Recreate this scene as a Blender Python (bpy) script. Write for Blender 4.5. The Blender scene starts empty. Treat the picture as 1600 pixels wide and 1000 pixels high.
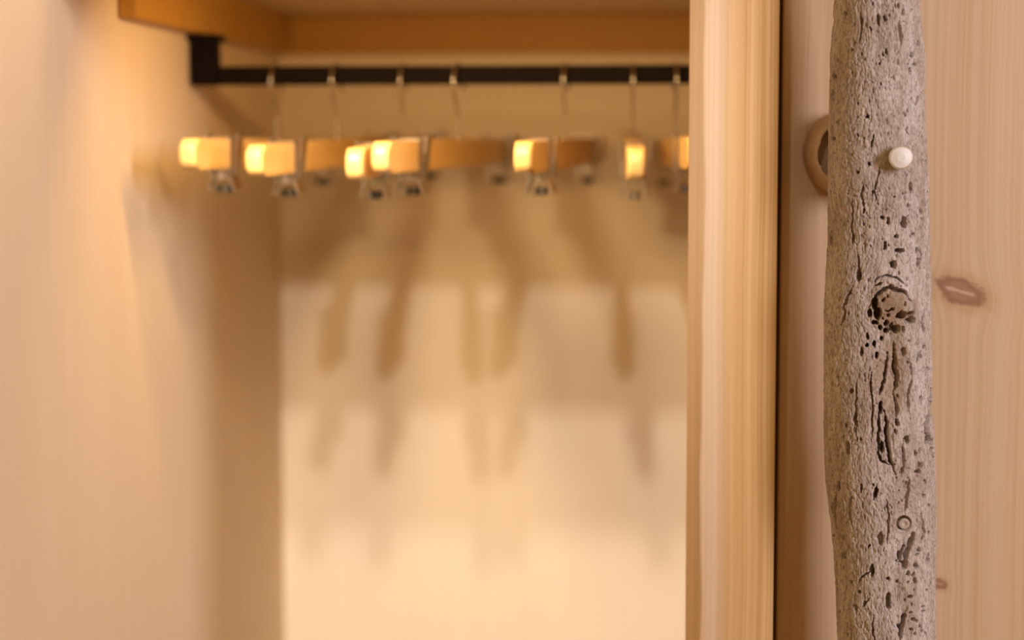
import bpy, bmesh, math
import numpy as np
from mathutils import Vector, Matrix

# ------------------------------------------------------------------ camera, world, lights, exposure
S = bpy.context.scene
COL = S.collection
EYE = 1.72                                   # eye height in metres, everything below is real scale
F = 3160.0                                   # focal length in px of a 1600 px wide frame
PITCH, YAW = math.atan(265 / F), math.atan(280 / F)
cd = bpy.data.cameras.new('camera')
cam = bpy.data.objects.new('camera', cd)
COL.objects.link(cam)
S.camera = cam
cam.location = (0, 0, EYE)
cam.rotation_euler = (math.pi / 2 - PITCH, 0, YAW)
cd.sensor_fit = 'HORIZONTAL'
cd.sensor_width = 36
cd.lens = 36 * F / 1600
cd.clip_start = 0.05
cd.dof.use_dof = True
cd.dof.focus_distance = 1.035
cd.dof.aperture_fstop = 4.0

W = bpy.data.worlds.new('room_ambience')
S.world = W
W.use_nodes = True
bg = W.node_tree.nodes['Background']
bg.inputs[0].default_value = (1.0, 0.59, 0.22, 1)
bg.inputs[1].default_value = 0.48


def spot(name, loc, aim, watts, col, deg, blend, rad):
    d = bpy.data.lights.new(name, 'SPOT')
    d.energy = watts
    d.color = col
    d.spot_size = math.radians(deg)
    d.spot_blend = blend
    d.shadow_soft_size = rad
    o = bpy.data.objects.new(name, d)
    COL.objects.link(o)
    o.location = loc
    o.rotation_euler = (Vector(aim) - Vector(loc)).to_track_quat('-Z', 'Y').to_euler()
    return o


# three warm ceiling spots in a row in front of the wardrobe, aimed into it
WARM = (1.0, 0.91, 0.82)
spot('ceiling_spot', (-0.28, -0.72, 2.42), (-0.20, 1.7, 1.48), 56, WARM, 19, 0.8, 0.026)
spot('ceiling_spot', (-0.27, -0.10, 2.42), (-0.20, 1.7, 1.42), 46, WARM, 23, 0.8, 0.026)
spot('ceiling_spot', (-0.26, 0.20, 2.42), (-0.20, 1.7, 1.36), 36, WARM, 27, 0.8, 0.026)
# the wardrobe's own small lamp, in front of the header board, tilted into the wardrobe
spot('wardrobe_lamp', (-0.255, 1.04, EYE + 0.105), (-0.03, 1.7, EYE - 0.32), 9.5, (1.0, 0.72, 0.38), 82, 1.0, 0.018)



def area(name, loc, aim, sx, sy, watts, col):
    d = bpy.data.lights.new(name, 'AREA')
    d.shape = 'RECTANGLE'
    d.size, d.size_y = sx, sy
    d.energy = watts
    d.color = col
    o = bpy.data.objects.new(name, d)
    COL.objects.link(o)
    o.location = loc
    o.rotation_euler = (Vector(aim) - Vector(loc)).to_track_quat('-Z', 'Y').to_euler()
    return o


# unseen fill light added behind the header board to lift the upper panels
area('header_fill_light', (-0.13, 1.158, EYE + 0.102), (-0.13, 1.7, EYE - 0.35), 0.20, 0.012, 0.78, (1.0, 0.62, 0.23))
# unseen cool area light at the right, drawn close so less reaches the left panel
area('cool_side_light', (1.04, 0.06, EYE + 0.28), (0.06, 1.1, EYE - 0.1), 0.22, 0.6, 16.5, (0.95, 0.90, 1.0))

S.view_settings.view_transform = 'Standard'
S.view_settings.look = 'None'
S.view_settings.gamma = 1
S.view_settings.use_curve_mapping = False
S.view_settings.exposure = -0.1

# ------------------------------------------------------------------ helpers
_f = Vector((-math.sin(YAW) * math.cos(PITCH), math.cos(YAW) * math.cos(PITCH), -math.sin(PITCH)))
_r = Vector((math.cos(YAW), math.sin(YAW), 0))
_u = _r.cross(_f)


def at(px, py, Y):
    """world point in the vertical plane at distance Y that is measured at photo position px, py"""
    d = _f + _r * ((px - 800) / F) + _u * ((500 - py) / F)
    d = d * (Y / d.y)
    return Vector((d.x, d.y, d.z + EYE))


class MB:
    def __init__(self):
        self.bm = bmesh.new()

    def box(self, lo, hi, bevel=0.0, seg=2, rot=None, piv=None):
        r = bmesh.ops.create_cube(self.bm, size=1.0)
        vs = r['verts']
        c = [(lo[i] + hi[i]) / 2 for i in range(3)]
        s = [abs(hi[i] - lo[i]) for i in range(3)]
        for v in vs:
            v.co = Vector((v.co.x * s[0] + c[0], v.co.y * s[1] + c[1], v.co.z * s[2] + c[2]))
        if bevel > 0:
            es = list({e for v in vs for e in v.link_edges})
            rr = bmesh.ops.bevel(self.bm, geom=es, offset=bevel, segments=seg, affect='EDGES', profile=0.5)
            vs = list({v for f in rr['faces'] for v in f.verts} | {v for v in vs if v.is_valid})
        if rot is not None:
            bmesh.ops.rotate(self.bm, verts=vs, cent=piv or Vector(c), matrix=rot)
        return self

    def tube(self, pts, rad, n=10, caps=True):
        pts = [Vector(p) for p in pts]
        rings = []
        prev = None
        for i, p in enumerate(pts):
            t = (pts[min(i + 1, len(pts) - 1)] - pts[max(i - 1, 0)]).normalized()
            a = prev - t * prev.dot(t) if prev is not None else t.orthogonal()
            a.normalize()
            prev = a
            b = t.cross(a)
            rr = rad[i] if isinstance(rad, (list, tuple)) else rad
            rings.append([self.bm.verts.new(p + (a * math.cos(2 * math.pi * k / n) + b * math.sin(2 * math.pi * k / n)) * rr) for k in range(n)])
        for i in range(len(rings) - 1):
            for k in range(n):
                self.bm.faces.new((rings[i][k], rings[i][(k + 1) % n], rings[i + 1][(k + 1) % n], rings[i + 1][k]))
        if caps:
            self.bm.faces.new(rings[0][::-1])
            self.bm.faces.new(rings[-1])
        return self

    def lathe(self, origin, axis, prof, n=40):
        """prof: list of (distance along axis, radius)"""
        ax = Vector(axis).normalized()
        a = ax.orthogonal().normalized()
        b = ax.cross(a)
        o = Vector(origin)
        rings = []
        for (h, r) in prof:
            rings.append([self.bm.verts.new(o + ax * h + (a * math.cos(2 * math.pi * k / n) + b * math.sin(2 * math.pi * k / n)) * r) for k in range(n)])
        for i in range(len(rings) - 1):
            for k in range(n):
                self.bm.faces.new((rings[i][k], rings[i][(k + 1) % n], rings[i + 1][(k + 1) % n], rings[i + 1][k]))
        self.bm.faces.new(rings[0][::-1])
        self.bm.faces.new(rings[-1])
        return self

    def build(self, name, mat, parent=None, smooth=False):
        bmesh.ops.recalc_face_normals(self.bm, faces=self.bm.faces[:])
        me = bpy.data.meshes.new(name)
        self.bm.to_mesh(me)
        self.bm.free()
        if smooth:
            for p in me.polygons:
                p.use_smooth = True
        me.materials.append(mat)
        o = bpy.data.objects.new(name, me)
        COL.objects.link(o)
        if smooth:
            m = o.modifiers.new('wn', 'WEIGHTED_NORMAL')
            m.keep_sharp = True
        if parent:
            o.parent = parent
        return o


def tag(o, label=None, cat=None, group=None, kind=None):
    for k, v in (('label', label), ('category', cat), ('group', group), ('kind', kind)):
        if v:
            o[k] = v
    return o


# ------------------------------------------------------------------ materials
class NT:
    def __init__(self, name):
        self.m = bpy.data.materials.new(name)
        self.m.use_nodes = True
        self.t = self.m.node_tree
        self.b = self.t.nodes['Principled BSDF']
        self.co = self.t.nodes.new('ShaderNodeTexCoord').outputs['Object']
        s = self.t.nodes.new('ShaderNodeSeparateXYZ')
        self.t.links.new(self.co, s.inputs[0])
        self.x, self.y, self.z = s.outputs

    def _in(self, sock, v):
        if isinstance(v, (int, float)):
            sock.default_value = v
        elif isinstance(v, tuple):
            sock.default_value = v if len(v) == len(sock.default_value) else (*v, 1)
        else:
            self.t.links.new(v, sock)

    def m_(self, op, a, b=0.0, c=None, clamp=False):
        n = self.t.nodes.new('ShaderNodeMath')
        n.operation = op
        n.use_clamp = clamp
        self._in(n.inputs[0], a)
        self._in(n.inputs[1], b)
        if c is not None:
            self._in(n.inputs[2], c)
        return n.outputs[0]

    def vec(self, a, b, c):
        n = self.t.nodes.new('ShaderNodeCombineXYZ')
        for i, v in enumerate((a, b, c)):
            self._in(n.inputs[i], v)
        return n.outputs[0]

    def noise(self, v, scale=1.0, detail=3.0, rough=0.55, dist=0.0):
        n = self.t.nodes.new('ShaderNodeTexNoise')
        self._in(n.inputs['Vector'], v)
        n.inputs['Scale'].default_value = scale
        n.inputs['Detail'].default_value = detail
        n.inputs['Roughness'].default_value = rough
        n.inputs['Distortion'].default_value = dist
        return n.outputs['Fac']

    def ramp(self, f, stops):
        n = self.t.nodes.new('ShaderNodeValToRGB')
        e = n.color_ramp.elements
        while len(e) < len(stops):
            e.new(0.5)
        for i, (p, c) in enumerate(stops):
            e[i].position = p
            e[i].color = (c, c, c, 1) if isinstance(c, (int, float)) else (*c, 1)
        self._in(n.inputs[0], f)
        return n.outputs[0]

    def mix(self, f, a, b, mode='MIX'):
        n = self.t.nodes.new('ShaderNodeMix')
        n.data_type = 'RGBA'
        n.blend_type = mode
        self._in(n.inputs[0], f)
        self._in(n.inputs[6], a)
        self._in(n.inputs[7], b)
        return n.outputs[2]

    def sm(self, v, lo, hi):
        n = self.t.nodes.new('ShaderNodeMapRange')
        n.interpolation_type = 'SMOOTHSTEP'
        self._in(n.inputs[0], v)
        n.inputs[1].default_value = lo
        n.inputs[2].default_value = hi
        return n.outputs[0]

    def bump(self, h, strength, dist):
        n = self.t.nodes.new('ShaderNodeBump')
        n.inputs['Strength'].default_value = strength
        n.inputs['Distance'].default_value = dist
        self._in(n.inputs['Height'], h)
        self.t.links.new(n.outputs[0], self.b.inputs['Normal'])

    def out(self, col, rough=0.5, metal=0.0, spec=0.5):
        self._in(self.b.inputs['Base Color'], col)
        self._in(self.b.inputs['Roughness'], rough)
        self.b.inputs['Metallic'].default_value = metal
        self.b.inputs['Specular IOR Level'].default_value = spec
        return self.m


def spruce(name, light, dark, rings=260.0, contrast=1.0, seed=0.0, rough=0.5, knots=(), lit_band=None, along='z', wander=0.004):
    """planed conifer board: growth-ring lines along z (or along x), knots = (x, z, rx, rz, tilt)"""
    n = NT(name)
    x, y, z = n.x, n.y, n.z
    if along == 'x':
        x, z = z, x
    if along == 'y':
        x, z = z, y
        y = n.x
    z2 = n.m_('ADD', z, seed)
    wn = n.noise(n.vec(n.m_('MULTIPLY', x, 6.0), n.m_('MULTIPLY', y, 3.0), n.m_('MULTIPLY', z2, 4.0)), 1.0, 2.0)
    xw = n.m_('MULTIPLY_ADD', n.m_('SUBTRACT', wn, 0.5), wander * 2, x)
    kmasks = []
    for (kx, kz, rx, rz, tl) in knots:
        dx = n.m_('SUBTRACT', x, kx)
        dz = n.m_('SUBTRACT', z, kz)
        dz = n.m_('MULTIPLY_ADD', dx, tl, dz)
        ux, uz = n.m_('DIVIDE', dx, rx), n.m_('DIVIDE', dz, rz)
        d2 = n.m_('ADD', n.m_('MULTIPLY', ux, ux), n.m_('MULTIPLY', uz, uz))
        d = n.m_('SQRT', d2)
        kmasks.append((d, ux, uz))
        push = n.m_('MULTIPLY', n.m_('POWER', 2.718, n.m_('MULTIPLY', d2, -0.25)), n.m_('MULTIPLY', ux, rx * 0.45))
        xw = n.m_('SUBTRACT', xw, push)
    r1 = n.noise(n.vec(n.m_('MULTIPLY', xw, rings), n.m_('MULTIPLY', y, rings * 0.25), n.m_('MULTIPLY', z2, 0.9)), 1.0, 2.5, 0.6)
    r2 = n.noise(n.vec(n.m_('MULTIPLY', xw, rings * 4), n.m_('MULTIPLY', y, 60.0), n.m_('MULTIPLY', z2, 7.0)), 1.0, 2.0, 0.6)
    big = n.noise(n.vec(n.m_('MULTIPLY', x, 16.0), n.m_('MULTIPLY', y, 8.0), n.m_('MULTIPLY', z2, 2.0)), 1.0, 2.0)
    f = n.m_('ADD', n.m_('MULTIPLY', n.ramp(r1, [(0.40, 0.0), (0.56, 0.55), (0.63, 1.0), (0.69, 0.15)]), 0.75), n.m_('MULTIPLY', r2, 0.25))
    f = n.m_('MULTIPLY', f, contrast, clamp=True)
    col = n.mix(f, light, dark)
    col = n.mix(n.m_('MULTIPLY', n.sm(big, 0.35, 0.75), 0.35), col, tuple(c * s for c, s in zip(dark, (1.0, 0.95, 0.9))))
    if lit_band:  # paler band towards low x, light painted into the board colour
        a, b, c = lit_band
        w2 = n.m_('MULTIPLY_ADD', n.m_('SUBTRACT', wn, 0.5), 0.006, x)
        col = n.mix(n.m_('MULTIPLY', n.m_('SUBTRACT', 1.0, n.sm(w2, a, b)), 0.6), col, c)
    for (d, ux, uz) in kmasks:
        wob = n.noise(n.vec(n.m_('MULTIPLY', ux, 1.6), n.m_('MULTIPLY', uz, 1.2), 3.0), 1.0, 2.0)
        dd = n.m_('MULTIPLY_ADD', n.m_('SUBTRACT', wob, 0.5), 0.9, d)
        col = n.mix(n.m_('MULTIPLY', n.m_('SUBTRACT', 1.0, n.sm(dd, 0.9, 2.1)), 0.45), col, (0.42, 0.24, 0.10))
        rim = n.m_('SUBTRACT', n.sm(dd, 0.45, 0.9), n.sm(dd, 0.9, 1.2))
        col = n.mix(n.m_('SUBTRACT', 1.0, n.sm(dd, 0.8, 1.15)), col, (0.37, 0.19, 0.115))
        col = n.mix(n.m_('MULTIPLY', rim, 0.45), col, (0.21, 0.10, 0.05))
        cr = n.m_('ABSOLUTE', n.m_('ADD', uz, n.m_('MULTIPLY', n.m_('SUBTRACT', wob, 0.5), 0.5)))
        crm = n.m_('MULTIPLY', n.m_('SUBTRACT', 1.0, n.sm(cr, 0.05, 0.16)), n.m_('SUBTRACT', 1.0, n.sm(n.m_('ABSOLUTE', ux), 0.5, 0.75)))
        col = n.mix(n.m_('MULTIPLY', crm, 0.5), col, (0.72, 0.55, 0.42))
    n.bump(n.m_('ADD', f, n.m_('MULTIPLY', r2, 0.6)), 0.18, 0.0006)
    return n.out(col, rough, spec=0.35)


def metal(name, col, rough, metallic=1.0):
    n = NT(name)
    k = n.noise(n.co, 300, 3)
    return n.out(n.mix(n.m_('MULTIPLY', k, 0.4), col, tuple(c * 0.7 for c in col)), n.m_('MULTIPLY_ADD', k, 0.15, rough - 0.07), metallic, 0.5 if metallic else 0.12)


def paint(name, col, col2):
    n = NT(name)
    k = n.noise(n.vec(n.m_('MULTIPLY', n.x, 5.0), n.m_('MULTIPLY', n.y, 5.0), n.m_('MULTIPLY', n.z, 1.2)), 1.0, 3)
    g = n.noise(n.co, 240, 2)
    n.bump(g, 0.08, 0.0005)
    return n.out(n.mix(n.sm(k, 0.3, 0.7), col, col2), 0.6, spec=0.3)


kd = at(1500, 455, 1.12)
kd2 = at(1467, 912, 1.12)
M_door = spruce('pale_spruce_door', (0.66, 0.49, 0.32), (0.53, 0.36, 0.20), 330, 0.8, 3.1, 0.5,
                knots=((kd.x, kd.z, 0.0125, 0.0072, 0.28), (kd2.x, kd2.z, 0.004, 0.0028, 0.2)))
M_plank = spruce('pale_spruce_plank', (0.66, 0.49, 0.32), (0.53, 0.36, 0.20), 330, 0.8, 7.7, 0.5)
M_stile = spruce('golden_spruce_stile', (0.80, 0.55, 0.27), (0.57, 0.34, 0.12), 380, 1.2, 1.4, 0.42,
                 lit_band=(0.012, 0.022, (0.82, 0.66, 0.50)))  # brighter light on the post's left part, painted in as a pale band
M_panel = spruce('wardrobe_panel', (0.86, 0.75, 0.60), (0.83, 0.71, 0.55), 120, 0.7, 5.0, 0.55)
M_panel_l = spruce('wardrobe_side_panel', (0.82, 0.68, 0.49), (0.78, 0.63, 0.43), 90, 0.7, 9.0, 0.55)
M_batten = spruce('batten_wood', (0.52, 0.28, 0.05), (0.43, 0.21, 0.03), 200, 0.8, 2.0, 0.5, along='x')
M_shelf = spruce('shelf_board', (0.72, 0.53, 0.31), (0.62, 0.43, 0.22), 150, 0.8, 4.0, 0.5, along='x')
M_floor = spruce('floor_board', (0.60, 0.42, 0.24), (0.46, 0.30, 0.15), 120, 0.9, 6.0, 0.45, along='x')
M_room = paint('room_plaster', (0.74, 0.66, 0.56), (0.70, 0.62, 0.52))
M_iron = metal('black_iron', (0.006, 0.003, 0.003), 0.75, 0.0)
M_chrome = metal('chrome', (0.62, 0.60, 0.57), 0.25)
M_zinc = metal('brushed_zinc', (0.92, 0.92, 0.90), 0.5)
M_hang = spruce('varnished_beech', (0.70, 0.45, 0.17), (0.60, 0.35, 0.10), 300, 0.7, 8.0, 0.33, along='y')
M_pad = metal('grip_pad', (0.10, 0.09, 0.08), 0.7, 0.0)

# ------------------------------------------------------------------ the wardrobe shell
YB = 1.70                                     # back wall
XL = at(440, 500, YB).x                       # left wall face
XR = 0.62
ZF = 0.0
H = lambda h: EYE + h
w = MB().box((XL - 0.02, YB, ZF), (XR + 0.02, YB + 0.02, H(0.6))).build('wall_back', M_panel)
tag(w, 'pale wooden back panel of the wardrobe with hanger shadows', kind='structure')
w = MB().box((XL - 0.02, 0.93, ZF), (XL, YB, H(0.6))).build('wall_left', M_panel_l)
tag(w, 'pale wooden side panel of the wardrobe, left of the rail', kind='structure')
w = MB().box((XR, 1.14, ZF), (XR + 0.02, YB, H(0.6))).build('wall_right', M_panel_l)
tag(w, 'far side panel of the wardrobe behind the door', kind='structure')
w = MB().box((-2.2, -2.2, -0.03), (2.6, YB + 0.02, 0.0)).build('floor', M_floor)
tag(w, 'wooden floor of the room and wardrobe', kind='structure')

# shelf and the battens that carry it
hb, ht = at(700, 85, YB).z, at(700, 24, YB).z
tag(MB().box((XL + 0.001, 1.155, ht), (XR - 0.001, YB - 0.001, ht + 0.022), 0.001).build('shelf', M_shelf),
    'wooden hat shelf resting on the battens above the rail', 'shelf')
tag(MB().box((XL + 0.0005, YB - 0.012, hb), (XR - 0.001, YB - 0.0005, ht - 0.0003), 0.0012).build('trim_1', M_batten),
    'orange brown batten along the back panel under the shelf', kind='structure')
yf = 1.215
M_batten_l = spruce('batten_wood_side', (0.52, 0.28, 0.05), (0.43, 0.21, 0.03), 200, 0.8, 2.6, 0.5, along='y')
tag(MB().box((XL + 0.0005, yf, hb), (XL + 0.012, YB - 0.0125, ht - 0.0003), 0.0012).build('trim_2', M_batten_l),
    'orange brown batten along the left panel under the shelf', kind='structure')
# header above the opening (just above the frame)
tag(MB().box((XL + 0.0005, 1.09, H(0.090)), (-0.002, 1.15, H(0.6)), 0.002).build('trim_3', M_shelf),
    'wooden header board above the wardrobe opening', kind='structure')


# ------------------------------------------------------------------ stile beside the opening, wavy hand-planed chamfer
def build_stile():
    YS = 1.070
    xr = at(1213, 500, YS).x
    bm = bmesh.new()
    rng = np.random.default_rng(5)
    zs = np.linspace(0.002, H(0.6), 420)
    ph = rng.uniform(0, 6.28, 6)
    rows = []
    for z in zs:
        wv = 0.0005 * math.sin(z * 24 + ph[0]) + 0.0003 * math.sin(z * 61 + ph[1]) + 0.00015 * math.sin(z * 143 + ph[2])
        xc = 0.0066 + wv                      # front arris of the chamfer
        dep = 0.0085 + 0.6 * wv
        x0 = -0.0016
        pr = [(x0, YS + 0.092), (x0, YS + dep + 0.0015), (x0 + 0.0004, YS + dep)]
        pr += [(xc - 0.0010, YS + 0.0010), (xc - 0.0003, YS + 0.0003), (xc + 0.0009, YS)]
        for k in range(1, 6):
            pr.append((xc + 0.0009 + (xr - 0.0007 - xc - 0.0009) * k / 5, YS + 0.00012 * math.sin(z * 9 + k)))
        for k in range(1, 5):
            a = k / 4 * math.pi / 2
            pr.append((xr - 0.0007 + 0.0007 * math.sin(a), YS + 0.0007 * (1 - math.cos(a))))
        pr.append((xr, YS + 0.092))
        rows.append([bm.verts.new((px, py, z)) for px, py in pr])
    m = len(rows[0])
    for i in range(len(rows) - 1):
        for k in range(m):
            bm.faces.new((rows[i][k], rows[i][(k + 1) % m], rows[i + 1][(k + 1) % m], rows[i + 1][k]))
    bm.faces.new(rows[0])
    bm.faces.new(rows[-1])
    mb = MB()
    mb.bm.free()
    mb.bm = bm
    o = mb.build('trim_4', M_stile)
    for p in o.data.polygons:
        p.use_smooth = abs(p.normal.z) < 0.5
    return tag(o, 'golden spruce post with chamfered edge between opening and door', kind='structure')


stile = build_stile()
tag(MB().box((0.046, 1.1425, 0.002), (0.075, 1.161, H(0.58)), 0.001).build('gap_blocker', M_shelf),  # unseen strip added to keep light out of the gap
    'narrow strip added behind the gap beside the post to keep it dark', kind='structure')

# ------------------------------------------------------------------ door of vertical planks
YD = 1.12
door = bpy.data.objects.new('door_1', None)
COL.objects.link(door)
tag(door, 'pale spruce plank door carrying a driftwood pull handle', kind='structure')
xd = at(1218, 500, YD).x
edges = [xd, 0.1905, 0.335, 0.48, XR + 0.02]
for i in range(4):
    MB().box((edges[i], YD, 0.01), (edges[i + 1] - 0.0012, YD + 0.022, H(0.58)), 0.0012).build('plank', M_door if i == 0 else M_plank, door)
for z in (0.25, 1.0, 2.1):
    MB().box((xd + 0.045, YD + 0.0222, z), (XR - 0.03, YD + 0.034, z + 0.09), 0.001).build('ledge', M_shelf, door)


# ------------------------------------------------------------------ driftwood handle
def vnoise(x, y, z, seed=0):
    x, y, z = np.broadcast_arrays(x, y, z)
    xi, yi, zi = np.floor(x).astype(np.int64), np.floor(y).astype(np.int64), np.floor(z).astype(np.int64)
    fx, fy, fz = x - xi, y - yi, z - zi
    fx, fy, fz = [t * t * t * (t * (t * 6 - 15) + 10) for t in (fx, fy, fz)]

    def h(a, b, c):
        n = (a * 374761393 + b * 668265263 + c * 2147483647 + seed * 974634721) & 0xFFFFFFFF
        n = ((n ^ (n >> 13)) * 1274126177) & 0xFFFFFFFF
        n = ((n ^ (n >> 16)) * 2246822519) & 0xFFFFFFFF
        return ((n ^ (n >> 15)) & 0xFFFFFF) / float(0xFFFFFF)
    r = 0
    for dx in (0, 1):
        for dy in (0, 1):
            for dz in (0, 1):
                r = r + h(xi + dx, yi + dy, zi + dz) * (fx if dx else 1 - fx) * (fy if dy else 1 - fy) * (fz if dz else 1 - fz)
    return r


def fbm(x, y, z, seed=0, oct=4):
    a, s, r = 0.5, 0.0, 0.0
    for i in range(oct):
        r = r + a * vnoise(x, y, z, seed + i * 17)
        s += a
        a *= 0.55
        x, y, z = x * 2.03, y * 2.03, z * 2.03
    return r / s


# features of the weathered surface in photo pixels: holes (x, y, rx, ry, depth mm)
HOLES = [
    (1341, 430, 4, 9, 3), (1396, 413, 4.5, 5, 2.5), (1366, 474, 5, 10, 4.5), (1371, 490, 6, 9, 4.5), (1366, 505, 6, 3, 3),
    (1358, 490, 3, 6, 3), (1389, 494, 2, 2, 2), (1409, 493, 8, 6, 5), (1423, 489, 4, 3, 3), (1427, 499, 4, 4.5, 4),
    (1385, 505, 3.5, 3, 4), (1386, 516, 4, 3.6, 4), (1394, 510, 3, 6, 4), (1403, 514, 5, 5, 5), (1376, 511, 2.5, 3, 3),
    (1378, 529, 3, 3, 3.5), (1354, 539, 3, 3, 3.5), (1366, 538, 3, 4, 3), (1354, 526, 2.4, 5, 2.5), (1414, 515, 2.5, 4, 3),
    (1345, 550, 2, 7, 2.5), (1370, 556, 2.4, 5, 3), (1413, 550, 3.2, 6, 3), (1444, 542, 2, 2.5, 2.5), (1434, 414, 2, 3, 2),
    (1376, 638, 3, 9, 4), (1378, 700, 3, 9, 3.5), (1374, 673, 2.2, 4, 3), (1335, 655, 2.2, 9, 2.5), (1325, 700, 3, 10, 1.3),
    (1330, 610, 3, 3.5, 1.5), (1401, 660, 2.6, 5, 3), (1415, 686, 3.2, 6, 3.5), (1438, 726, 4, 4, 4), (1437, 705, 2.2, 3, 3),
    (1434, 737, 3, 3.5, 3), (1429, 708, 2, 2.5, 2), (1447, 690, 2, 2.5, 2.5), (1450, 578, 1.8, 2.6, 2), (1440, 623, 1.8, 3, 2),
    (1444, 775, 3, 2.6, 3), (1415, 881, 4, 8, 5), (1438, 860, 2.6, 2.6, 4), (1435, 866, 2.6, 2.6, 4), (1433, 884, 2.7, 2.7, 4),
    (1420, 896, 3, 3, 4), (1428, 898, 1.8, 3, 3), (1420, 910, 2, 2, 3), (1430, 908, 2, 4, 3), (1403, 910, 1.7, 2, 2),
    (1387, 905, 2, 2, 2), (1423, 934, 3, 3, 4), (1448, 922, 1.6, 1.8, 2), (1443, 947, 2, 2, 3), (1443, 956, 2.2, 2.2, 3),
    (1424, 958, 2.8, 2.8, 3.5), (1428, 969, 2.2, 3, 3), (1433, 972, 1.5, 2, 2), (1439, 977, 1.6, 3, 2), (1425, 984, 1.6, 1.8, 2),
    (1404, 979, 2.2, 3.6, 3), (1401, 876, 1.6, 2, 2), (1408, 877, 1.5, 1.5, 2), (1451, 832, 2, 2.4, 2.5), (1362, 891, 3, 8, 4),
    (1342, 924, 2.6, 2.4, 3), (1350, 943, 1.8, 5, 1.6), (1375, 841, 4, 10, 1.5), (1388, 940, 4, 13, 2.2), (1405, 868, 2.2, 6, 2.5),
    (1310, 192, 2.2, 5, 2), (1303, 215, 2, 3, 1.5), (1354, 181, 1.8, 2, 2), (1358, 255, 2.2, 2.2, 3), (1423, 293, 3, 8, 4),
    (1417, 204, 2, 3, 2.5), (1442, 214, 1.5, 2, 2), (1446, 223, 1.5, 2, 2), (1449, 303, 1.8, 3, 2), (1340, 268, 1.5, 2, 1.5),
    (1435, 68, 2.2, 4.2, 3.5), (1425, 86, 1.9, 3.6, 3.5), (1417, 86, 1.5, 2, 2.5), (1428, 100, 2, 3.4, 3.5), (1422, 111, 2, 4, 3.5),
    (1383, 28, 2, 4, 2), (1372, 30, 2, 8, 1.3), (1403, 10, 1.6, 3, 2), (1330, 77, 1.6, 2, 1.5), (1320, 21, 2, 3, 1.5),
    (1303, 36, 2, 8, 2), (1303, 120, 2, 6, 1.5), (1299, 148, 2, 9, 1.5), (1414, 347, 4, 8, 4), (1400, 370, 2.6, 2.6, 3.5),
    (1406, 391, 6, 3, 3), (1432, 391, 2.6, 3.4, 3), (1383, 384, 2.4, 7, 2.2), (1388, 344, 2.2, 5, 2), (1378, 340, 2.6, 3.4, 1.8),
    (1298, 374, 2, 12, 1.5), (1332, 372, 2, 8, 1.2), (1428, 365, 1.8, 2.4, 2), (1440, 330, 1.6, 3, 2), (1363, 300, 1.6, 4, 1.5),
    (1350, 330, 1.8, 4, 1.5), (1310, 760, 2, 7, 1.2), (1301, 795, 2, 9, 1.5), (1316, 868, 3, 4, 1.2), (1345, 762, 2, 5, 1.2),
]
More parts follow.
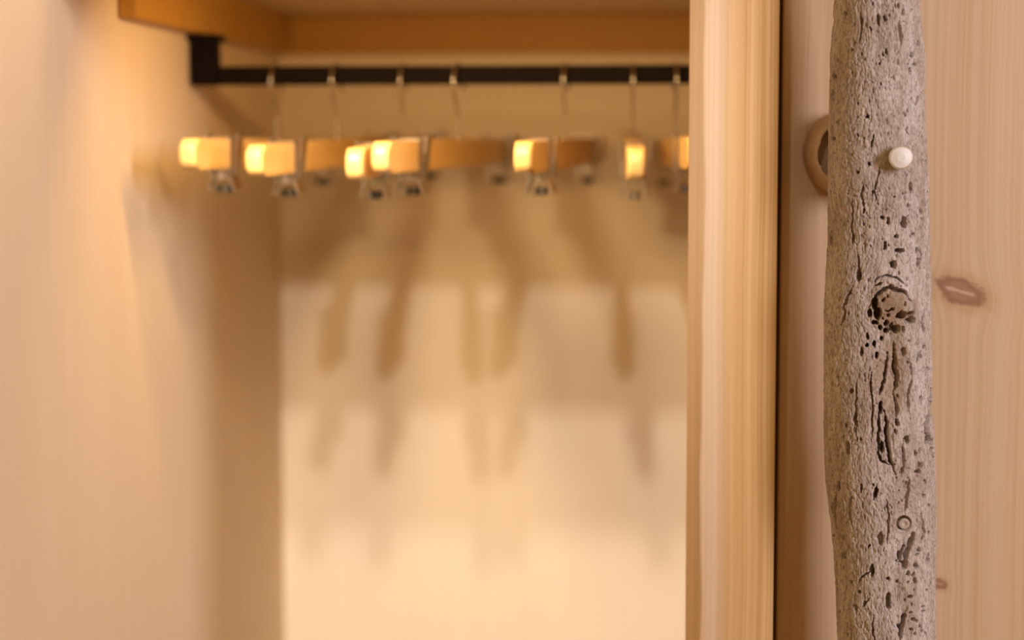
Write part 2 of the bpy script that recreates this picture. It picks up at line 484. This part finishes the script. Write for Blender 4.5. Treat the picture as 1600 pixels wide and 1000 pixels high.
# cracks: (half-width px, depth mm, points)
CRACKS = [
    (1.5, 2.2, [(1334, 446), (1330, 454), (1322, 470), (1320, 477), (1321, 486), (1319, 498), (1313, 509)]),
    (1.2, 1.6, [(1340, 395), (1341, 410), (1341, 425)]),
    (1.3, 1.8, [(1365, 440), (1376, 433), (1390, 430), (1402, 434), (1414, 446)]),
    (1.6, 2.0, [(1365, 448), (1372, 445), (1379, 442)]),
    (2.2, 3.0, [(1358, 478), (1366, 464), (1376, 455), (1389, 447), (1400, 454), (1410, 455), (1421, 470)]),
    (1.8, 2.4, [(1384, 486), (1390, 486), (1395, 482)]), (1.3, 1.8, [(1377, 473), (1383, 464)]),
    (1.8, 2.5, [(1398, 535), (1399, 548), (1398, 562)]), (1.5, 2.0, [(1438, 547), (1434, 558), (1431, 568)]),
    (1.3, 1.6, [(1435, 403), (1432, 416)]),
    (3.2, 4.5, [(1401, 548), (1400, 562), (1399, 573), (1404, 589), (1402, 603), (1397, 614)]),
    (2.0, 3.0, [(1388, 552), (1386, 571), (1383, 592), (1378, 607), (1374, 618)]),
    (2.6, 4.5, [(1382, 642), (1386, 661), (1385, 677), (1388, 700), (1392, 722), (1400, 740)]),
    (1.8, 3.2, [(1374, 630), (1373, 661), (1372, 686), (1372, 709), (1377, 720), (1392, 729)]),
    (3.6, 4.5, [(1456, 607), (1455, 646), (1450, 660), (1448, 677), (1454, 691), (1459, 716)]),
    (3.4, 4.5, [(1370, 760), (1368, 770), (1365, 779)]),
    (1.6, 2.2, [(1422, 745), (1421, 760), (1420, 774), (1418, 789), (1416, 803)]),
    (4.2, 5.0, [(1430, 832), (1424, 850), (1417, 866), (1416, 880)]),
    (1.8, 2.5, [(1413, 850), (1409, 862), (1406, 872)]),
    (3.4, 5.0, [(1416, 956), (1413, 969), (1409, 985), (1407, 1003)]),
    (1.3, 1.8, [(1453, 862), (1450, 872), (1451, 880)]),
    (1.2, 1.5, [(1360, 893), (1354, 895), (1345, 904), (1341, 911)]),
    (1.5, 2.0, [(1333, 944), (1338, 948), (1338, 958)]), (1.1, 1.2, [(1346, 950), (1352, 941), (1359, 934)]),
    (1.4, 1.9, [(1366, 210), (1362, 221), (1363, 234)]), (1.2, 1.5, [(1416, 197), (1418, 207), (1422, 211)]),
    (1.6, 2.2, [(1405, 32), (1407, 50), (1407, 70)]), (1.2, 1.6, [(1410, 7), (1410, 25)]),
    (1.3, 1.6, [(1438, 147), (1433, 158), (1431, 168)]), (1.2, 1.3, [(1345, 20), (1346, 44), (1342, 70)]),
    (1.2, 1.3, [(1338, 385), (1330, 360), (1333, 335), (1331, 310)]), (1.3, 1.5, [(1432, 418), (1440, 400), (1439, 385)]),
    (1.2, 1.2, [(1372, 320), (1366, 300), (1372, 280), (1376, 262)]), (1.2, 1.2, [(1352, 330), (1345, 305), (1350, 285)]),
    (1.3, 1.4, [(1306, 770), (1304, 800), (1306, 830)]), (1.2, 1.2, [(1330, 770), (1327, 800), (1333, 826)]),
    (1.3, 1.6, [(1362, 580), (1360, 610), (1364, 640), (1361, 690)]), (1.2, 1.4, [(1340, 590), (1337, 630), (1339, 690)]),
    (1.3, 1.5, [(1420, 560), (1425, 590), (1418, 625), (1422, 655)]), (1.3, 1.5, [(1445, 520), (1441, 505), (1446, 480)]),
    (1.6, 2.0, [(1398, 616), (1403, 640), (1400, 652)]), (1.4, 1.8, [(1409, 690), (1412, 720), (1408, 745)]),
    (1.2, 1.3, [(1306, 900), (1309, 925)]), (1.2, 1.3, [(1365, 960), (1363, 985), (1367, 1005)]),
    (1.2, 1.3, [(1440, 800), (1444, 830), (1440, 850)]), (1.2, 1.3, [(1385, 780), (1389, 810), (1386, 850)]),
]
# broad soft swells (+) and dents (-): (x, y, rx, ry, mm)
SWELLS = [
    (1393, 465, 24, 22, 1.6), (1395, 440, 45, 18, 1.0), (1418, 501, 12, 10, -2.4), (1385, 530, 34, 26, -1.6), (1395, 590, 22, 55, -1.7),
    (1382, 690, 13, 45, -1.4), (1415, 700, 22, 50, 0.9), (1345, 720, 30, 60, 0.7), (1420, 790, 18, 35, -0.9), (1402, 930, 14, 26, -1.6),
    (1390, 915, 10, 30, 0.7), (1410, 470, 18, 22, 1.0), (1375, 30, 16, 60, -1.3), (1415, 60, 14, 70, 0.8), (1330, 480, 25, 70, 0.6),
    (1425, 860, 14, 40, -0.8), (1416, 985, 14, 40, -1.0), (1330, 250, 25, 80, 0.5), (1400, 310, 14, 40, 0.6), (1420, 560, 14, 35, 0.8),
    (1365, 565, 10, 30, -0.8), (1340, 600, 30, 40, 0.6),
]
LEFT = [(-400, 1306), (-150, 1307), (0, 1303.5), (35, 1302), (80, 1298), (150, 1295.5), (200, 1294), (280, 1292.5), (345, 1293.5), (380, 1294), (430, 1290), (500, 1287.5),
        (590, 1287), (670, 1287.5), (745, 1290), (790, 1294), (820, 1298), (865, 1302), (930, 1306), (1000, 1309), (1250, 1314), (1700, 1312)]
RIGHT = [(-400, 1430), (-150, 1430), (0, 1437), (34, 1439), (92, 1445), (170, 1445), (272, 1450.5), (340, 1452), (400, 1453), (500, 1454.5), (590, 1456.5), (640, 1458.5),
         (700, 1460.5), (790, 1462.5), (860, 1463), (1000, 1461.5), (1250, 1452), (1700, 1440)]
YA = 1.050                                    # depth of the handle's axis


def grid_to_px(X, Z, Y):
    dx, dy, dz = X, Y, Z - EYE
    de = dx * _f.x + dy * _f.y + dz * _f.z
    return (800 + F * (dx * _r.x + dy * _r.y + dz * _r.z) / de,
            500 - F * (dx * _u.x + dy * _u.y + dz * _u.z) / de)


def build_driftwood(parent):
    v = np.concatenate([np.linspace(-330, -15, 70), np.linspace(-14, 1012, 1000), np.linspace(1014, 1560, 110)])
    # angle: dense on the side that faces the room, 0 = right, -pi/2 = towards the room
    th = np.concatenate([np.linspace(-math.pi - 0.12, 0.12, 360), np.linspace(0.12, math.pi - 0.12, 66)[1:-1]])
    lx = np.interp(v, *zip(*LEFT))
    rx = np.interp(v, *zip(*RIGHT))
    k = np.ones(9) / 9
    mid = slice(60, 1100)
    for a in (lx, rx):
        a[4:-4] = np.convolve(a, k, 'valid')
    L = np.array([tuple(at(p, q, YA)) for p, q in zip(lx, v)])
    R = np.array([tuple(at(p, q, YA)) for p, q in zip(rx, v)])
    cx, hw, zz = (L[:, 0] + R[:, 0]) / 2, (R[:, 0] - L[:, 0]) / 2, (L[:, 2] + R[:, 2]) / 2
    # rounded ends of the branch, out of the frame
    n = len(v)
    t = np.minimum((v - v[0]) / 60.0, (v[-1] - v) / 60.0).clip(0, 1)
    endf = np.sqrt(np.clip(1 - (1 - t) ** 2, 0.0004, 1))
    hy = 0.0240 + 0.0012 * np.sin(v * 0.011) + 0.0008 * np.sin(v * 0.027 + 1)
    c, s = np.cos(th)[None, :], np.sin(th)[None, :]
    lump = 1 + 0.035 * (fbm(c * 1.3 + 9, s * 1.3, (zz * 14)[:, None], 3, 3) - 0.5) * 2 * np.abs(s)
    X = cx[:, None] + hw[:, None] * endf[:, None] * c * (1 + 0.012 * (fbm(c * 2, s * 2, (zz * 60)[:, None], 4, 3) - 0.5))
    Y = YA + hy[:, None] * endf[:, None] * s * lump
    Z = np.repeat(zz[:, None], len(th), 1)
    nx, ny = c / hw[:, None], s / hy[:, None]
    ln = np.sqrt(nx * nx + ny * ny)
    nx, ny = nx / ln, ny / ln
    # ---- relief, metres, negative = into the wood
    P, Q = grid_to_px(X, Z, Y)
    # arc-length coordinate so that the grain is even around the branch
    arc = th[None, :] * 75.0
    wx = arc + 16 * (fbm(arc / 60, Q / 90, 0 * Q, 21, 3) - 0.5)
    wy = Q + 18 * (fbm(arc / 50 + 5, Q / 70, 0 * Q, 22, 3) - 0.5)
    # grain lines bend around the knot
    dk2 = ((P - 1393) / 42) ** 2 + ((Q - 478) / 60) ** 2
    front = ny < 0.15
    wx = wx + np.where(front, np.exp(-dk2) * (P - 1393) * -0.7, 0)
    rid = lambda a: 1 - np.abs(2 * a - 1)
    g1 = rid(fbm(wx / 11, wy / 40, 0 * Q, 31, 4))
    g2 = rid(fbm(wx / 4.5, wy / 11, 0 * Q, 41, 3))
    g3 = fbm(wx / 2.6, wy / 5.0, 0 * Q, 51, 3)
    area = fbm(arc / 50, Q / 80, 0 * Q, 61, 2)
    D = -0.00045 * np.clip((g1 - 0.86) / 0.14, 0, 1) ** 1.5
    D += -0.0002 * np.clip((g2 - 0.72) / 0.28, 0, 1) * (0.4 + 1.2 * area)
    D += 0.00055 * (g3 - 0.5)
    pit = fbm(wx / 4.2 + 40, wy / 7.5, 0 * Q, 71, 2)
    D += -0.0009 * np.clip((pit - 0.74) / 0.12, 0, 1) * (0.4 + area)
    D += 0.0012 * (fbm(wx / 30, wy / 90, 0 * Q, 81, 3) - 0.5)
    vis = front & (Q > -60) & (Q < 1060)
    jx = P + 5.0 * (fbm(P / 6, Q / 8, 0 * Q, 91, 4) - 0.5)
    jy = Q + 7.0 * (fbm(P / 8, Q / 7, 0 * Q, 92, 4) - 0.5)
    F_ = np.zeros_like(P)
    for (x, y, ax, ay, mm) in SWELLS:
        F_ += mm * 0.0016 * np.exp(-1.2 * (((P - x) / ax) ** 2 + ((Q - y) / ay) ** 2))
    D2 = np.zeros_like(P)

    def rows(y0, y1):
        i0, i1 = np.searchsorted(v, y0 - 25), np.searchsorted(v, y1 + 25)
        return slice(max(i0, 0), min(i1, n))
    rng = np.random.default_rng(11)
    holes = list(HOLES)
    for _ in range(110):
        y = rng.uniform(-10, 1010)
        x = rng.uniform(1300, 1455) if rng.random() < 0.5 else rng.uniform(1395, 1457)
        r = rng.uniform(0.6, 1.4)
        holes.append((x, y, r, r * rng.uniform(1.0, 2.6), rng.uniform(1.0, 2.2)))
    for (x, y, ax, ay, mm) in holes:
        sl = rows(y - ay * 2, y + ay * 2)
        d = np.sqrt(((jx[sl] - x) / (ax + 0.4)) ** 2 + ((jy[sl] - y) / (ay + 0.4)) ** 2)
        f = np.clip(1.2 - d, 0, 0.5) / 0.5
        D2[sl] = np.minimum(D2[sl], -mm * 0.0029 * f * f * (3 - 2 * f))
    for (hwid, mm, pts) in CRACKS:
        ys = [p[1] for p in pts]
        sl = rows(min(ys) - 8, max(ys) + 8)
        px, py = jx[sl], jy[sl]
        best = np.full(px.shape, 1e9)
        for i in range(len(pts) - 1):
            (x0, y0), (x1, y1) = pts[i], pts[i + 1]
            ex, ey = x1 - x0, y1 - y0
            tt = np.clip(((px - x0) * ex + (py - y0) * ey) / (ex * ex + ey * ey), 0, 1)
            # taper at both ends of the crack
            g = (i + tt) / (len(pts) - 1)
            tap = np.clip(np.minimum(g, 1 - g) * 5, 0.25, 1)
            best = np.minimum(best, np.hypot(px - x0 - ex * tt, py - y0 - ey * tt) / ((hwid + 0.3) * tap))
        f = np.clip(1.25 - best, 0, 0.75) / 0.75
        D2[sl] = np.minimum(D2[sl], -mm * 0.0023 * f * f * (3 - 2 * f))
    D = D + np.where(vis, F_ + D2, 0)
    # the flat seat of the steel pin and the bore of the wooden plug
    b = np.hypot(P - 1402, Q - 246)
    D = np.where(vis & (b < 24), D * np.clip((b - 17) / 7, 0, 1), D)
    b = np.hypot(P - 1413, Q - 818)
    wgt = np.clip((b - 12) / 5, 0, 1)
    D = np.where(vis & (b < 17), D * wgt - 0.006 * np.clip((12.4 - b) / 1.0, 0, 1), D)
    D *= endf[:, None]
    X = X + nx * D
    Y = Y + ny * D
    m = len(th)
    co = np.stack([X, Y, Z], -1).reshape(-1, 3)
    i, j = np.meshgrid(np.arange(n - 1), np.arange(m), indexing='ij')
    j2 = (j + 1) % m
    fc = np.stack([i * m + j, i * m + j2, (i + 1) * m + j2, (i + 1) * m + j], -1).reshape(-1, 4)
    fc = fc[:, ::-1]
    me = bpy.data.meshes.new('driftwood_handle')
    me.vertices.add(len(co))
    me.vertices.foreach_set('co', co.astype(np.float32).ravel())
    me.loops.add(fc.size)
    me.loops.foreach_set('vertex_index', fc.astype(np.int32).ravel())
    me.polygons.add(len(fc))
    me.polygons.foreach_set('loop_start', np.arange(0, fc.size, 4, dtype=np.int32))
    me.polygons.foreach_set('use_smooth', np.ones(len(fc), dtype=bool))
    me.update(calc_edges=True)
    me.validate()
    o = bpy.data.objects.new('driftwood_handle', me)
    COL.objects.link(o)
    o.parent = parent
    o['label'] = 'weathered grey driftwood branch used as vertical pull handle'
    return o


def mat_driftwood():
    n = NT('weathered_driftwood')
    a = n.noise(n.vec(n.m_('MULTIPLY', n.x, 90.0), n.m_('MULTIPLY', n.y, 90.0), n.m_('MULTIPLY', n.z, 22.0)), 1.0, 4, 0.6, 0.4)
    b = n.noise(n.vec(n.m_('MULTIPLY', n.x, 700.0), n.m_('MULTIPLY', n.y, 700.0), n.m_('MULTIPLY', n.z, 260.0)), 1.0, 3, 0.65, 0.6)
    c = n.noise(n.vec(n.m_('MULTIPLY', n.x, 420.0), n.m_('MULTIPLY', n.y, 420.0), n.m_('MULTIPLY', n.z, 90.0)), 1.0, 3, 0.6, 1.0)
    d = n.noise(n.vec(n.m_('MULTIPLY', n.x, 1500.0), n.m_('MULTIPLY', n.y, 1500.0), n.m_('MULTIPLY', n.z, 600.0)), 1.0, 2, 0.6, 0.5)
    col = n.mix(n.sm(a, 0.30, 0.72), (0.57, 0.505, 0.47), (0.40, 0.315, 0.255))
    col = n.mix(n.m_('MULTIPLY', n.sm(b, 0.46, 0.64), 0.60), col, (0.22, 0.16, 0.12))
    col = n.mix(n.m_('MULTIPLY', n.sm(c, 0.50, 0.70), 0.50), col, (0.66, 0.59, 0.54))
    col = n.mix(n.m_('MULTIPLY', n.sm(d, 0.54, 0.66), 0.6), col, (0.15, 0.105, 0.08))
    # brown heartwood laid bare around the knot and down the eroded channel
    kp, ch = at(1392, 485, 1.026), at(1395, 585, 1.026)
    for (p, rx, rz, st) in ((kp, 0.0115, 0.012, 0.75), (ch, 0.008, 0.026, 0.5)):
        dx = n.m_('DIVIDE', n.m_('SUBTRACT', n.x, p.x), rx)
        dz = n.m_('DIVIDE', n.m_('SUBTRACT', n.z, p.z), rz)
        d = n.m_('SQRT', n.m_('ADD', n.m_('MULTIPLY', dx, dx), n.m_('MULTIPLY', dz, dz)))
        d = n.m_('MULTIPLY_ADD', n.m_('SUBTRACT', c, 0.5), 1.6, d)
        col = n.mix(n.m_('MULTIPLY', n.m_('SUBTRACT', 1.0, n.sm(d, 0.5, 1.3)), st), col, (0.27, 0.17, 0.085))
    n.bump(n.m_('ADD', b, n.m_('MULTIPLY', c, 0.8)), 0.35, 0.0004)
    return n.out(col, 0.85, spec=0.15)


handle = build_driftwood(door)
handle.data.materials.append(mat_driftwood())
handle.data.name = 'driftwood_handle'

# turned wooden spacers between door and branch
M_spacer = spruce('old_grey_spacer', (0.66, 0.50, 0.36), (0.52, 0.37, 0.24), 240, 0.8, 3.3, 0.7, along='x')


def spacer(px, py, name='spacer'):
    c = at(px, py, YD)
    r0 = 64 * YD / F
    r1 = r0 * 0.80
    prof = [(0.0004, r0 * 0.97), (0.002, r0), (0.012, r0 * 1.0), (0.026, r0 * 0.985), (0.038, r0 * 0.94), (0.0435, r1 + 0.0012), (0.0462, r1), (0.0462, r1 - 0.0010), (0.030, r1 - 0.0016), (0.030, 0.0085), (0.0490, 0.0080)]
    mb = MB()
    nn = 72
    bm = mb.bm
    rings = []
    rng = np.random.default_rng(3)
    seams = ((math.radians(205), 0.0006), (math.radians(163), 0.0007))
    for (h, r) in prof:
        ring = []
        for k in range(nn):
            a = 2 * math.pi * k / nn
            rr = r
            for (sa, dp) in seams:        # two seasoning cracks along the grain
                df = abs((a - sa + math.pi) % (2 * math.pi) - math.pi)
                rr -= dp * max(0, 1 - df / 0.09)
            rr += 0.0002 * math.sin(5 * a + h * 200)
            ring.append(bm.verts.new((c.x + rr * math.cos(a), YD - h, c.z + rr * math.sin(a))))
        rings.append(ring)
    for i in range(len(rings) - 1):
        for k in range(nn):
            bm.faces.new((rings[i][k], rings[i][(k + 1) % nn], rings[i + 1][(k + 1) % nn], rings[i + 1][k]))
    bm.faces.new(rings[0])
    bm.faces.new(rings[-1])
    o = mb.build(name, M_spacer, handle)
    for p in o.data.polygons:
        p.use_smooth = abs(p.normal.y) < 0.95
    o['label'] = 'round turned wooden spacer between door and branch'
    return o


spacer(1319, 239)
spacer(1322, 1380)


def pin(px, py):
    p = at(px, py, 1.034)
    r = 17.5 * 1.024 / F
    o = MB().lathe((p.x, 1.034, p.z), (0, -1, 0),
                   [(0, r), (0.0128, r), (0.0131, r * 1.05), (0.0150, r * 1.05), (0.0162, r * 0.98), (0.0166, r * 0.90), (0.0168, r * 0.35), (0.0168, r * 0.2)], 48).build('bolt', M_zinc, handle)
    for q in o.data.polygons:
        q.use_smooth = abs(q.normal.y) < 0.4
    for m in list(o.modifiers):
        o.modifiers.remove(m)
    o['label'] = 'shiny steel pin head in the branch'
    return o


pin(1403, 246)
pin(1400, 1385)
pl = at(1413, 818, 1.030)
r = 8.9 * 1.03 / F
plug = MB().lathe((pl.x, 1.040, pl.z), (0, -1, 0), [(0, r), (0.0098, r), (0.0106, r * 0.9), (0.0108, r * 0.55), (0.0103, r * 0.3), (0.0100, r * 0.12)], 36).build(
    'dowel', spruce('dowel_end_grain', (0.52, 0.44, 0.36), (0.40, 0.32, 0.25), 900, 0.9, 1.0, 0.8), handle)
plug['label'] = 'small round wooden dowel let into the branch'

# ------------------------------------------------------------------ dark clothes rail
YR = 1.395
zr = at(700, 117.5, YR).z
rail = bpy.data.objects.new('clothes_rail', None)
COL.objects.link(rail)
rail.location = (at(322, 117, YR).x, YR, zr)
tag(rail, 'black iron clothes rail under the shelf, carrying the hangers', 'rail')
bx0, bx1 = at(303, 100, YR).x, at(341, 100, YR).x
ox = rail.location.x


def rbuild(mb, name, mat=M_iron):
    o = mb.build(name, mat, rail)
    o.matrix_parent_inverse = Matrix.Translation(rail.location).inverted()
    return o


hbat = hb - 0.0004
for (a, b) in ((bx0, bx1), (XR - 0.06, XR - 0.043)):
    rbuild(MB().box((a, YR - 0.009, zr - 0.0068), (b, YR + 0.009, hbat - 0.002), 0.0012), 'bracket')
    rbuild(MB().box((a - 0.0025, YR - 0.013, hbat - 0.0042), (b + 0.003, YR + 0.013, hbat), 0.0008), 'mounting_plate')
rbuild(MB().box((bx1 - 0.001, YR - 0.0065, zr - 0.0065), (XR - 0.0595, YR + 0.0065, zr + 0.0065), 0.0015), 'rail_bar')

# ------------------------------------------------------------------ wooden clip hangers
LB = 0.38                                     # bar length
ZTOP = zr + 0.0067                            # top of the rail


def make_hanger():
    root = bpy.data.objects.new('clip_hanger', None)
    COL.objects.link(root)                    # origin on top of the rail, bar runs along local y
    zb = (EYE - 0.0015) - ZTOP                # middle of the bar
    hh, ht_ = 0.0095, 0.0055
    # bar: flat batten with rounded ends
    bm = bmesh.new()
    prof = []
    N = 10
    for sgn in (-1, 1):
        for k in range(N + 1):
            a = (-math.pi / 2 + math.pi * k / N) if sgn > 0 else (math.pi / 2 + math.pi * k / N)
            prof.append((sgn * (LB / 2 - 0.009) + 0.009 * math.cos(a), hh * (abs(math.sin(a)) ** 0.7) * (1 if math.sin(a) >= 0 else -1)))
    ringA = [bm.verts.new((-ht_, y, zb + z)) for y, z in prof]
    ringB = [bm.verts.new((ht_, y, zb + z)) for y, z in prof]
    m = len(prof)
    for k in range(m):
        bm.faces.new((ringA[k], ringA[(k + 1) % m], ringB[(k + 1) % m], ringB[k]))
    f0, f1 = bm.faces.new(ringA), bm.faces.new(ringB[::-1])
    es = list({e for f in (f0, f1) for e in f.edges})
    bmesh.ops.bevel(bm, geom=es, offset=0.0032, segments=4, affect='EDGES', profile=0.5)
    mb = MB()
    mb.bm.free()
    mb.bm = bm
    mb.build('bar', M_hang, root, smooth=True)
    # hook
    R = 0.0135
    zc = 0.0012 - R
    pts = []
    for k in range(15):
        a = math.radians(-25 + 205 * k / 14)
        pts.append((0, R * math.cos(a), zc + R * math.sin(a)))
    zt = zb + hh
    for k in range(1, 9):
        t = k / 8
        e = 0.6 * t + 0.4 * t * t * (3 - 2 * t)
        pts.append((0, -R + R * e, zc - 0.002 - (0.022) * t))
    pts.append((0, 0, zt - 0.006))
    mb = MB().tube(pts, 0.00095, 8)
    mb.build('hook', M_chrome, root, smooth=True)
    MB().lathe((0, 0, zt - 0.001), (0, 0, 1), [(0, 0.0036), (0.0016, 0.0036), (0.0024, 0.0022)], 16).build('hook_collar', M_chrome, root, smooth=False)
    # clips
    for sy in (-0.116, 0.122):
        mb = MB()
        wy = 0.0075
        mb.box((-ht_ - 0.0012, sy - wy, zb - hh - 0.0012), (-ht_ - 0.0003, sy + wy, zb + hh + 0.0012), 0.0002, 1)
        mb.box((ht_ + 0.0003, sy - wy, zb - hh - 0.0012), (ht_ + 0.0012, sy + wy, zb + hh + 0.0012), 0.0002, 1)
        mb.box((-ht_ - 0.0012, sy - wy, zb + hh + 0.0003), (ht_ + 0.0012, sy + wy, zb + hh + 0.0012), 0.0002, 1)
        mb.box((-ht_ - 0.0012, sy - wy, zb - hh - 0.0012), (ht_ + 0.0012, sy + wy, zb - hh - 0.0003), 0.0002, 1)
        clip = mb.build('clip', M_chrome, root)
        for s in (-1, 1):
            jw = MB()
            # lever above, jaw below: one bent plate each side
            rot = Matrix.Rotation(s * math.radians(-17), 3, 'Y')
            jw.box((s * 0.0055 - 0.0005, sy - 0.009, zb - hh - 0.0150), (s * 0.0055 + 0.0005, sy + 0.009, zb - hh - 0.0014), 0.0002, 1, rot, Vector((s * 0.0055, sy, zb - hh - 0.004)))
            rot = Matrix.Rotation(s * math.radians(6), 3, 'Y')
            jw.box((s * 0.0078 - 0.0005, sy - 0.0065, zb - hh - 0.004), (s * 0.0078 + 0.0005, sy + 0.0065, zb + hh + 0.003), 0.0002, 1, rot, Vector((s * 0.0078, sy, zb - hh - 0.004)))
            jw.build('jaw', M_chrome, clip)
            MB().box((s * 0.0022 - 0.0012, sy - 0.0085, zb - hh - 0.0155), (s * 0.0022 + 0.0012, sy + 0.0085, zb - hh - 0.0105), 0.0005, 1).build('grip_pad', M_pad, clip)
        MB().tube([(0, sy - 0.007, zb - hh - 0.0045), (0, sy + 0.007, zb - hh - 0.0045)], 0.0026, 12).build('spring', M_chrome, clip)
    return root


def copy_tree(o, parent=None):
    c = o.copy()
    COL.objects.link(c)
    if parent:
        c.parent = parent
    for ch in list(o.children):
        copy_tree(ch, c)
    return c


G = 'wooden clip hangers on the rail'
# photo position of each hook on the rail, turn and tilt in degrees
HANG = [
    (425, 5.0, 0.2, 'wooden clip hanger with yellow end, nearest the rail bracket'),
    (520, 5.6, 1.5, 'second wooden clip hanger from the rail bracket'),
    (625, 1.0, 2.2, 'low-hanging wooden clip hanger, third from the bracket, end drooping forward'),
    (712, 8.0, 0.9, 'fourth wooden clip hanger from the bracket, long side turned to view'),
    (882, 4.3, 0.9, 'fifth wooden clip hanger, alone between two wide gaps on the rail'),
    (988, -2.4, 2.2, 'sixth wooden clip hanger from the bracket, seen end-on'),
    (1055, -4.4, 0.0, 'last wooden clip hanger on the rail, half hidden by the post'),
]
proto = make_hanger()
for i, (px, turn, tilt, lab) in enumerate(HANG):
    h = proto if i == 0 else copy_tree(proto)
    p = at(px, 118, YR - 0.0135)
    h.location = (p.x, YR, ZTOP)
    h.rotation_euler = (math.radians(tilt), 0, -math.radians(turn))
    tag(h, lab, 'hanger', G)
